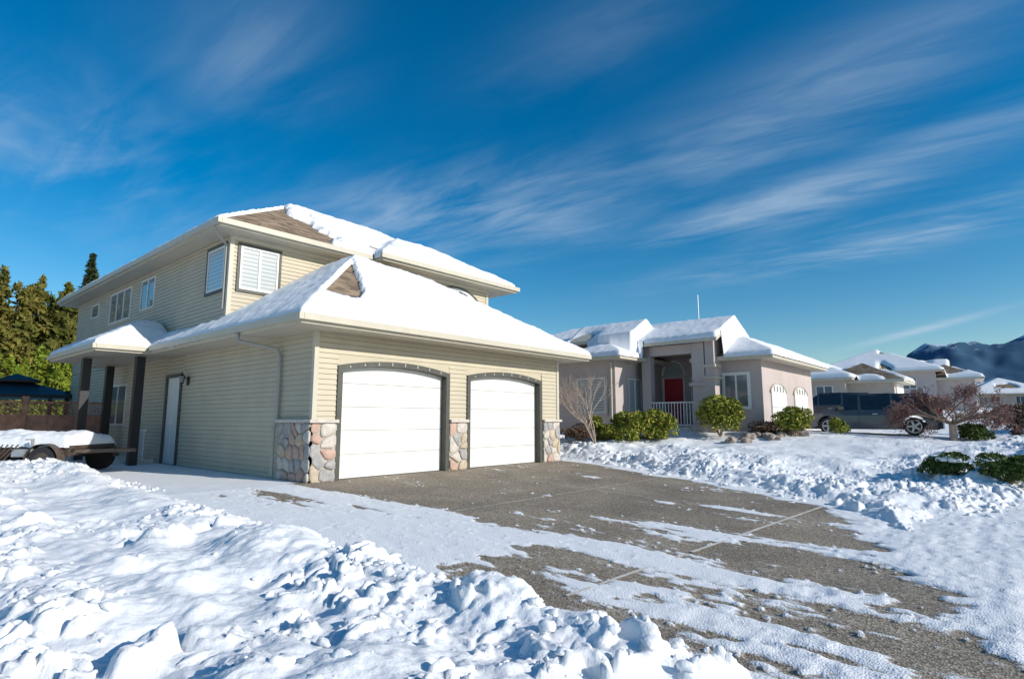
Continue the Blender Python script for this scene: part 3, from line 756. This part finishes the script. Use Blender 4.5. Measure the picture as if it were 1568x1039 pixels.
V,F=leafV(P,.2,r0);g_=npmesh("spruce_tree",V,F,[LF['dark']],smooth=False);t_.parent=g_
def blobpts(c,rad,n,r,k=9,shell=.75):
    P=[];cs=[np.array(c)+np.array(rad)*(r.normal(size=3)*.33) for _ in range(k)]
    for q in cs:
        m=n//k;d=r.normal(size=(m,3));d/=np.linalg.norm(d,axis=1)[:,None]
        d[:,2]=np.where(d[:,2]<-.5,-d[:,2],d[:,2])
        P.append(q+d*np.array(rad)*(.5+.22*r.random())*(shell+(1-shell)*r.random((m,1))*1.3))
    return np.concatenate(P)
PH=[]
for i in range(22):
    x=-14+i*.85;PH.append(conifer_pts(x,37.2+.5*math.sin(i*2.1),.3,5.3+.6*math.sin(i*1.7),1.15,2400,r0,.5))
V,F=leafV(np.concatenate(PH),.10,r0);npmesh("cedar_hedge",V,F,[LF['hedge']],smooth=False)
def bush(x,y,w,h,name="shrub",m='bush',n=2600,size=.035,snow=0,seed=0,d=None):
    r=np.random.default_rng(100+seed);z=gz(x,y)
    P=blobpts((x,y,z+h*.5),(w/2*.95,(d or w)/2*.95,h*.5),n,r,12);P=P[P[:,2]>z-.05]
    V,F=leafV(P,size,r);o=npmesh(name,V,F,[LF[m]],smooth=False)
    b=MB()
    for i in range(9):
        a=r.random()*6.28;q=.35*w*r.random();b.cyl((x,y,z-.05),(x+q*math.cos(a),y+q*math.sin(a),z+h*.75),.02,.006,M['bark'],5)
    s=b.done("stems");s.parent=o
    if snow:
        import bmesh
        sb_=MB();bm=bmesh.new();bmesh.ops.create_icosphere(bm,subdivisions=3,radius=1)
        for _ in range(snow):
            px=x+(r.random()-.5)*w*.6;py=y+(r.random()-.5)*w*.6;i0=len(sb_.v)
            sx=w*.16*(.7+.6*r.random())
            for v in bm.verts: 
                q=1+.2*math.sin(v.co.x*4+px*9)*math.cos(v.co.y*5)
                sb_.v.append((px+v.co.x*sx*q,py+v.co.y*sx*q,z+h*.86+v.co.z*.07*q))
            k=sb_.mi(M['snow'])
            for f in bm.faces: sb_.f.append(tuple(i0+v.index for v in f.verts));sb_.m.append(k)
        bm.free();s=sb_.done("snow_cap",smooth=True);s.parent=o
bush(14.9,-2.75,1.7,1.35,seed=1,n=5000,size=.05);bush(12.2,-.6,1.4,1.0,seed=2,n=4000,size=.045);bush(12.9,-1.2,1.3,.95,seed=3,n=4000,size=.045);bush(11.7,.2,1.0,.75,seed=13,n=3000,size=.045)
bush(16.0,-5.0,1.2,.95,seed=4,n=3500,size=.045);bush(17.3,-6.2,.7,.5,seed=5,n=1500)
bush(10.6,-9.7,1.1,.42,"boxwood",'box',4500,.028,5,6);bush(10.3,-10.85,1.0,.62,"boxwood",'box',5500,.028,0,7)
bush(19.5,-9.9,1.1,.5,"boxwood",'box',3000,.035,0,8)
bush(11.0,.9,1.3,.55,"dormant_shrub",'brown',2500,.03,0,21);bush(15.9,-4.1,1.5,.5,"dormant_shrub",'brown',2500,.03,0,22)
bush(25,-11.5,2.2,1.3,"dormant_shrub",'brown',5000,.05,0,23);bush(28,-12.6,2.4,1.5,"dormant_shrub",'brown',5000,.05,0,24)
def branch(b,p,d,l,r,depth,rr,m,spread=.6,up=.1,tips=None):
    q=p+d*l;b.cyl(p,q,r,r*.65,m,5 if depth<2 else 6,False)
    if tips is not None and depth<=1: tips.append((p,q))
    if depth==0: return
    for i in range(rr.choice((2,3,3))):
        nd=(d+Vector((rr.gauss(0,spread),rr.gauss(0,spread),rr.gauss(0,spread*.6)+up))).normalized()
        branch(b,q if i else p+d*l*.75,nd,l*rr.uniform(.6,.85),r*.6,depth-1,rr,m,spread,up,tips)
rr=random.Random(3);b=MB()
z0=gz(10.6,-.1)
for k in range(5):
    d=Vector((rr.gauss(0,.35),rr.gauss(0,.35),1)).normalized();branch(b,Vector((10.6,-.1,z0-.1)),d,.85,.03,5,rr,M['barkpale'],.38,.12)
b.done("bare_tree")
b=MB();mx,my=18.9,-9.35;z0=gz(mx,my);tips=[];rr=random.Random(8)
b.cyl((mx,my,z0-.2),(mx+.1,my,z0+.6),.13,.11,M['barkpale'],8)
for k in range(9):
    a=k*.7;d=Vector((math.cos(a),math.sin(a),.42)).normalized();branch(b,Vector((mx+.1,my,z0+.6)),d,.64,.05,5,rr,M['bark'],.42,-.03,tips)
r_=np.random.default_rng(9)
TP=np.array([(p+(q-p)*r_.random())[:] for p,q in tips for _ in range(4)])
TP+=r_.normal(size=TP.shape)*.07;TP[:,2]-=.1*r_.random(len(TP))
V,F=leafV(TP,.02,r_,2.8);g_=npmesh("japanese_maple",V,F,[LF['maple']],smooth=False);t_=b.done("branches");t_.parent=g_
E=[]
for i in range(60):
    x=160+r0.random()*90;y=-60+r0.random()*75;E.append(conifer_pts(x,y,2.5,3+3.5*r0.random(),2.4,500,r0))
E.append(conifer_pts(95,-13.6,2.5,9,1.6,5000,r0))
V,F=leafV(np.concatenate(E),.28,r0);npmesh("distant_trees",V,F,[LF['dark']],smooth=False)
import bmesh
b=MB();bm=bmesh.new();bmesh.ops.create_icosphere(bm,subdivisions=2,radius=1)
for i in range(26):
    x=13.6+r0.random()*3.6;y=-4.4+r0.random()*1.2-(x-13.6)*.35;zz=gz(x,y);s=.1+.16*r0.random();i0=len(b.v)
    for v in bm.verts:
        q=1+.25*math.sin(v.co.x*3+i)*math.cos(v.co.y*4+i*2);b.v.append((x+v.co.x*s*q,y+v.co.y*s*q,zz+.05+v.co.z*s*.7*q))
    for f in bm.faces: b.f.append(tuple(i0+v.index for v in f.verts));b.m.append(b.mi(M['rock']))
b.done("garden_rocks")
# ================================================================== fence, gazebo, trailer
b=MB();fy=13.9
for i in range(90):
    x=-12+i*.135;b.box(x,x+.128,fy,fy+.02,.1,1.38,M['wood'])
for x in np.arange(-12.05,.2,2.4): b.box(x,x+.12,fy-.06,fy+.06,0,2.02,M['wood']);b.box(x-.03,x+.15,fy-.09,fy+.09,2.02,2.06,M['wood'])
b.box(-12,.1,fy-.04,fy-.0,1.38,1.45,M['wood']);b.box(-12,.1,fy-.04,fy,1.84,1.91,M['wood'])
for i in range(106):
    x=-12+i*.115
    for s in(-1,1):
        x2=x+.4*s
        if x2<-12.2 or x2>.2 : continue
        q=[(x,fy-.02+.008*s,1.45),(x+.035,fy-.02+.008*s,1.45),(x2+.035,fy-.02+.008*s,1.84),(x2,fy-.02+.008*s,1.84)];b.prism(q,(0,.007,0),M['wood'])
b.done("lattice_fence")
b=MB();gx,gy=-1.6,21
for sx in(-1,1):
    for sy in(-1,1): b.box(gx+sx*1.5-.07,gx+sx*1.5+.07,gy+sy*1.5-.07,gy+sy*1.5+.07,0,2.5,M['black'])
hiproof(b,gx-1.9,gx+1.9,gy-1.9,gy+1.9,2.3,.38,.12,M['black'],M['black'])
hiproof(b,gx-.7,gx+.7,gy-.7,gy+.7,2.95,.4,.1,M['black'],M['black'])
b.box(gx-1.8,gx-1.6,gy-1.8,gy+1.8,2.05,2.18,M['black'])
b.done("gazebo")
b=MB();hiproof(b,-7.5,-2.8,18,22,2.05,.25,.1,M['tarp'],M['tarp']);b.box(-7.3,-3,18.2,21.8,0,1.95,M['wood']);b.done("tarp_covered_shed")
T=empty("utility_trailer");b=MB();L_=1.9
b.box(-L_,L_,-.75,.75,.52,.60,M['metal']);b.box(-L_,L_,-.8,-.75,.42,.68,M['metal']);b.box(-L_,L_,.75,.8,.42,.68,M['metal'])
b.box(-L_,-L_+.05,-.75,.75,.45,.68,M['metal']);b.box(L_-.05,L_,-.75,.75,.45,.68,M['metal'])
for s in(-1,1): b.prism([(L_,s*.6,.5),(L_,s*.52,.5),(L_+1.1,-.04*s,.5),(L_+1.1,.04*s,.5)],(0,0,.08),M['metal'])
b.cyl((-.2,-.95,.33),(-.2,.95,.33),.03,.03,M['metal'])
for x in np.arange(-L_+.2,L_,.6): b.box(x,x+.05,-.83,-.8,.42,.68,M['metal'])
b.box(-L_+.02,-L_+.1,-.86,-.8,.52,.66,M['lamp_r']);b.box(L_-.3,L_-.18,-.86,-.8,.5,.64,M['lamp_r'])
b.box(.6,1.0,-.86,-.8,.42,.6,M['galv']);b.cyl((L_-.75,-.95,.1),(L_-.75,-.95,.85),.035,.035,M['galv']);b.cyl((L_-.75,-.95,.83),(L_-.75,-1.17,.83),.012,.012,M['galv'])
for k in range(5): b.cyl((.0+k*.1,-.88,.3),(.25+k*.12,-.83,.7),.02,.02,M['metal'])
b.done("frame",T)
b=MB()
for x in(-.2,1.45):
    for s in(-1,1):
        b.cyl((x,s*.84,.33),(x,s*1.04,.33),.33,.33,M['tire'],24);b.cyl((x,s*1.041,.33),(x,s*1.05,.33),.2,.17,M['metal'],16)
        n=10
        for i in range(n):
            a0=math.pi*i/n;a1=math.pi*(i+1)/n
            b.poly([(x+.4*math.cos(a0),s*.82,.33+.4*math.sin(a0)),(x+.4*math.cos(a1),s*.82,.33+.4*math.sin(a1)),(x+.4*math.cos(a1),s*1.07,.33+.4*math.sin(a1)),(x+.4*math.cos(a0),s*1.07,.33+.4*math.sin(a0))],M['metal'])
b.done("wheels",T)
X=np.linspace(-L_,L_,80);Y=np.linspace(-.85,.85,36);GX_,GY_=np.meshgrid(X,Y)
ed=np.minimum(L_-np.abs(GX_),.85-np.abs(GY_));ZZ=.64+.34*(1-np.exp(-ed/.08))*(.65+.7*fbm(GX_*2,GY_*2,3,301))+.05*(fbm(GX_*7,GY_*7,2,302)-.5)
npmesh("snow_load",np.stack([GX_,GY_,ZZ],-1).reshape(-1,3),gridfaces(80,36),[M['snow']],T)
T.location=(-3.45,7.85,.0);T.rotation_euler=(0,0,math.radians(-49))
b=MB();b.cyl((23.5,1.5,3),(23.5,1.5,8.0),.04,.025,M['galv']);b.done("antenna_mast")
# ================================================================== cars
def car(name,x,y,zf,rot,scale=1):
    C_=empty(name);b=MB();cp_=M['carpaint']
    def loft(sections,m,close=True):
        i0=len(b.v);n=len(sections[0]);k=b.mi(m)
        for s in sections: b.v+=s
        for a in range(len(sections)-1):
            for j in range(n-1): b.f.append((i0+a*n+j,i0+a*n+j+1,i0+(a+1)*n+j+1,i0+(a+1)*n+j));b.m.append(k)
    xs_=[-2.35,-2.3,-2.15,-1.6,-.9,0,.7,1.0,1.6,2.05,2.28,2.36]
    zt=[.72,.92,1.0,1.0,.99,.98,.97,.96,.90,.80,.68,.55]
    hwd=[.70,.82,.88,.91,.92,.92,.92,.92,.90,.85,.74,.6]
    secs=[]
    def arch(x):
        for wx in(-1.42,1.42):
            if abs(x-wx)<.42: return .34+math.sqrt(max(0,.42**2-(x-wx)**2))
        return .25
    XX=sorted(set(xs_+[c+.42*math.cos(t*math.pi/10) for c in(-1.42,1.42) for t in range(11)]))
    for q in XX:
        t=np.interp(q,xs_,zt);w_=np.interp(q,xs_,hwd);a=min(arch(q),t-.08)
        secs.append([(q,-w_*.97,a),(q,-w_,a+.35*(t-a)),(q,-w_*.99,a+.7*(t-a)),(q,-w_*.93,t),(q,0,t+.035),(q,w_*.93,t),(q,w_*.99,a+.7*(t-a)),(q,w_,a+.35*(t-a)),(q,w_*.97,a)])
    loft(secs,cp_)
    b.poly(secs[0],cp_);b.poly(list(reversed(secs[-1])),cp_)
    gh=[(-2.22,.98,.80),(-1.98,1.45,.66),(-1.7,1.56,.62),(-.6,1.62,.63),(.3,1.56,.62),(1.25,.97,.80)]
    for a,c in zip(gh[:-1],gh[1:]):
        for s in(-1,1):
            b.poly([(a[0],s*a[2],a[1]),(c[0],s*c[2],c[1]),(c[0],s*.84,.965),(a[0],s*.84,.965)],M['carglass'])
        top=[(a[0],-a[2],a[1]),(c[0],-c[2],c[1]),(c[0],c[2],c[1]),(a[0],a[2],a[1])]
        gl=(a[0]<-2.0) or (c[0]>1.0)
        b.poly(top,M['carglass'] if gl else cp_)
    for s in(-1,1):
        for px,pt in((-.75,1.61),(.33,1.55),(-1.72,1.54)):
            b.prism([(px-.05,s*.85,.96),(px+.05,s*.85,.96),(px+.04,s*.635,pt),(px-.04,s*.635,pt)],(0,s*.006,0),cp_)
        b.prism([(-1.95,s*.665,1.46),(.3,s*.63,1.56),(.3,s*.60,1.63),(-1.9,s*.60,1.58)],(0,s*.012,0),cp_)
        b.box(.85,1.05,s*.93-.06,s*.93+.1,.98,1.12,cp_)
        b.box(-2.33,-2.1,min(s*.70,s*.86),max(s*.70,s*.86),.8,.98,M['lamp_r']);b.box(2.1,2.3,min(s*.5,s*.78),max(s*.5,s*.78),.6,.72,M['galv'])
        for px in(-.2,-1.0): b.box(px-.09,px+.09,s*.925-.01,s*.925+.012,.8,.83,M['galv'])
        for px in(-.72,.35): b.box(px-.004,px+.004,s*.92-.004,s*.925+.004,.35,.95,M['black'])
    b.box(-2.2,2.2,-.8,.8,.22,.5,M['black'])
    b.done("body",C_,smooth=False)
    w_=MB()
    for wx in(-1.42,1.42):
        for s in(-1,1):
            w_.cyl((wx,s*.68,.34),(wx,s*.90,.34),.34,.34,M['tire'],28);w_.cyl((wx,s*.90,.34),(wx,s*.91,.34),.24,.22,M['black'],24)
            for k in range(5):
                a=k*1.2566;w_.prism([(wx+.04*math.cos(a+1.2),s*.912,.34+.04*math.sin(a+1.2)),(wx+.23*math.cos(a+.14),s*.912,.34+.23*math.sin(a+.14)),(wx+.23*math.cos(a-.14),s*.912,.34+.23*math.sin(a-.14)),(wx+.04*math.cos(a-1.2),s*.912,.34+.04*math.sin(a-1.2))],(0,s*.01,0),M['alloy'])
            for k in range(20):
                a=k*.314;a2=a+.314
                w_.prism([(wx+.22*math.cos(a),s*.911,.34+.22*math.sin(a)),(wx+.22*math.cos(a2),s*.911,.34+.22*math.sin(a2)),(wx+.25*math.cos(a2),s*.911,.34+.25*math.sin(a2)),(wx+.25*math.cos(a),s*.911,.34+.25*math.sin(a))],(0,s*.01,0),M['alloy'])
    w_.done("wheels",C_)
    C_.location=(x,y,zf);C_.rotation_euler=(0,0,rot);return C_
def tilt(x,y): return float(ground(np.array([x]),np.array([y]))[0])
car("parked_car",20.9,-6.6,tilt(20.9,-6.6)-.03,math.radians(90+6))
car("parked_car",27.5,-3.6,tilt(27.5,-3.6),math.radians(95))
# ================================================================== mountains
def mountains():
    n=520;m=80
    az=np.radians(np.linspace(-35,75,n));rad=np.linspace(3200,6500,m)
    A_,R_=np.meshgrid(az,rad);X=R_*np.cos(A_);Y=R_*np.sin(A_)
    deg=np.degrees(A_)
    env=np.interp(deg,[-35,-20,-8,-2,1.0,3.3,5.0,6.5,9,12,16,25,75],[440,470,470,475,470,520,480,400,300,210,150,100,60])
    prof=np.exp(-((R_-4600)/950)**2)
    rid=1-np.abs(fbm(X/700,Y/700,6,401)*2-1)
    Z=env*prof*(.62+.55*rid)-20
    def mm():
        m_,nt,b=newmat("mountain_hazed_forest_snow");L=nt.links
        ge=N(nt,"ShaderNodeNewGeometry");sp=N(nt,"ShaderNodeSeparateXYZ");L.new(ge.outputs["Position"],sp.inputs[0])
        nz=N(nt,"ShaderNodeTexNoise");nz.inputs["Scale"].default_value=.010;nz.inputs["Detail"].default_value=9;nz.inputs["Roughness"].default_value=.7;L.new(ge.outputs["Position"],nz.inputs["Vector"])
        ma=N(nt,"ShaderNodeMath",operation='MULTIPLY_ADD');ma.inputs[1].default_value=380;L.new(nz.outputs[0],ma.inputs[0]);L.new(sp.outputs[2],ma.inputs[2])
        rp=N(nt,"ShaderNodeMapRange");rp.inputs[1].default_value=610;rp.inputs[2].default_value=680;L.new(ma.outputs[0],rp.inputs[0])
        mx=N(nt,"ShaderNodeMix",data_type='RGBA');mx.inputs[6].default_value=(.055,.115,.19,1);mx.inputs[7].default_value=(.50,.60,.72,1)  # forest and snow tones tinted blue: distance haze put into the colour
        L.new(rp.outputs[0],mx.inputs[0]);L.new(mx.outputs[2],b.inputs["Base Color"]);b.inputs["Roughness"].default_value=.9;b.inputs["Specular IOR Level"].default_value=.05
        return m_
    npmesh("mountains",np.stack([X,Y,Z],-1).reshape(-1,3),gridfaces(n,m),[mm()])
mountains()
# ================================================================== light & sky
EL=24.;AZ=math.atan2(-.97,.24)
sun=bpy.data.lights.new("sun","SUN");sun.energy=4.6;sun.angle=math.radians(.5);sun.color=(1,.95,.87)
so=bpy.data.objects.new("sun",sun);COL.objects.link(so)
sd_=Vector((math.cos(AZ)*math.cos(math.radians(EL)),math.sin(AZ)*math.cos(math.radians(EL)),math.sin(math.radians(EL))))
so.rotation_euler=sd_.to_track_quat('Z','Y').to_euler()
W=bpy.data.worlds.new("World");S.world=W;W.use_nodes=True;nt=W.node_tree;L=nt.links
bg=nt.nodes["Background"]
sky=N(nt,"ShaderNodeTexSky",sky_type='NISHITA');sky.sun_disc=False;sky.sun_elevation=math.radians(EL);sky.sun_rotation=math.radians(90)-AZ
sky.air_density=1.;sky.dust_density=.3;sky.ozone_density=2.
hs=N(nt,"ShaderNodeHueSaturation");hs.inputs["Saturation"].default_value=1.56;hs.inputs["Value"].default_value=1.22;hs.inputs["Hue"].default_value=.497
L.new(sky.outputs[0],hs.inputs["Color"])
tc=N(nt,"ShaderNodeTexCoord");sp=N(nt,"ShaderNodeSeparateXYZ");L.new(tc.outputs["Generated"],sp.inputs[0])
def Mt(op,a,b_=None,c=None):
    n=N(nt,"ShaderNodeMath",operation=op)
    for i,v in enumerate((a,b_,c)):
        if v is None: continue
        if isinstance(v,(int,float)): n.inputs[i].default_value=v
        else: L.new(v,n.inputs[i])
    return n.outputs[0]
az=Mt('MULTIPLY',Mt('ARCTAN2',sp.outputs[1],sp.outputs[0]),57.2958);el=Mt('MULTIPLY',Mt('ARCSINE',sp.outputs[2]),57.2958)
zc=Mt('MAXIMUM',Mt('ADD',sp.outputs[2],.06),.05)
px=Mt('DIVIDE',sp.outputs[0],zc);py=Mt('DIVIDE',sp.outputs[1],zc)
D=(-.10,.995)
al=Mt('ADD',Mt('MULTIPLY',px,D[0]),Mt('MULTIPLY',py,D[1]));pe=Mt('SUBTRACT',Mt('MULTIPLY',px,D[1]),Mt('MULTIPLY',py,D[0]))
def noise(sa,sp_,det,rough,dist,ox):
    cb=N(nt,"ShaderNodeCombineXYZ");L.new(Mt('MULTIPLY',al,sa),cb.inputs[0]);L.new(Mt('MULTIPLY',pe,sp_),cb.inputs[1]);cb.inputs[2].default_value=ox
    n=N(nt,"ShaderNodeTexNoise");n.inputs["Scale"].default_value=1;n.inputs["Detail"].default_value=det;n.inputs["Roughness"].default_value=rough;n.inputs["Distortion"].default_value=dist
    L.new(cb.outputs[0],n.inputs["Vector"]);return n.outputs[0]
n1=noise(.8,2.0,6,.55,.7,1.7);n2=noise(2.0,7,4,.6,.8,5.1)
def spot(a0,e0,sa,se,rot=0,amp=1):
    da=Mt('SUBTRACT',az,a0);de=Mt('SUBTRACT',el,e0);c=math.cos(math.radians(rot));s=math.sin(math.radians(rot))
    u_=Mt('DIVIDE',Mt('ADD',Mt('MULTIPLY',da,c),Mt('MULTIPLY',de,s)),sa);v_=Mt('DIVIDE',Mt('SUBTRACT',Mt('MULTIPLY',de,c),Mt('MULTIPLY',da,s)),se)
    q=Mt('ADD',Mt('MULTIPLY',u_,u_),Mt('MULTIPLY',v_,v_));return Mt('MULTIPLY',Mt('POWER',2.71828,Mt('MULTIPLY',q,-1)),amp)
cov=None
for s in((44,20,17,4.0,-6,.9),(14,26,17,4.0,-14,.5),(8,15,15,1.6,-6,1.0),(12,19.5,16,2.0,-9,.85),(80,20,10,5.0,0,.7),(67,31,8,5,-15,.3),(30,36,14,4,-20,.15)):
    q=spot(*s);cov=q if cov is None else Mt('MAXIMUM',cov,q)
mp=N(nt,"ShaderNodeMapRange",interpolation_type='SMOOTHSTEP');mp.inputs[1].default_value=.36;mp.inputs[2].default_value=.82
L.new(Mt('ADD',Mt('MULTIPLY',n1,.68),Mt('MULTIPLY',n2,.32)),mp.inputs[0])
cl=Mt('MULTIPLY',mp.outputs[0],cov)
con=Mt('MULTIPLY',spot(5.4,7.2,4.6,.28,-12,.5),Mt('ADD',n2,.4))
cl=Mt('MINIMUM',Mt('MULTIPLY',Mt('ADD',cl,con),1.0),.75)
mx=N(nt,"ShaderNodeMix",data_type='RGBA');L.new(cl,mx.inputs[0]);L.new(hs.outputs[0],mx.inputs[6]);mx.inputs[7].default_value=(5.6,6.8,8.0,1)
L.new(mx.outputs[2],bg.inputs["Color"]);bg.inputs["Strength"].default_value=.10
# ================================================================== camera
cam=bpy.data.cameras.new("camera");cam.lens=20.43;cam.sensor_width=36;cam.clip_end=20000;cam.clip_start=.05
co=bpy.data.objects.new("camera",cam);COL.objects.link(co);co.location=(-6.51,-11.12,1.28)
co.rotation_euler=(math.radians(90+7.87),0,math.radians(-49.15));S.camera=co
S.view_settings.view_transform='Standard';S.view_settings.look='None';S.view_settings.exposure=0
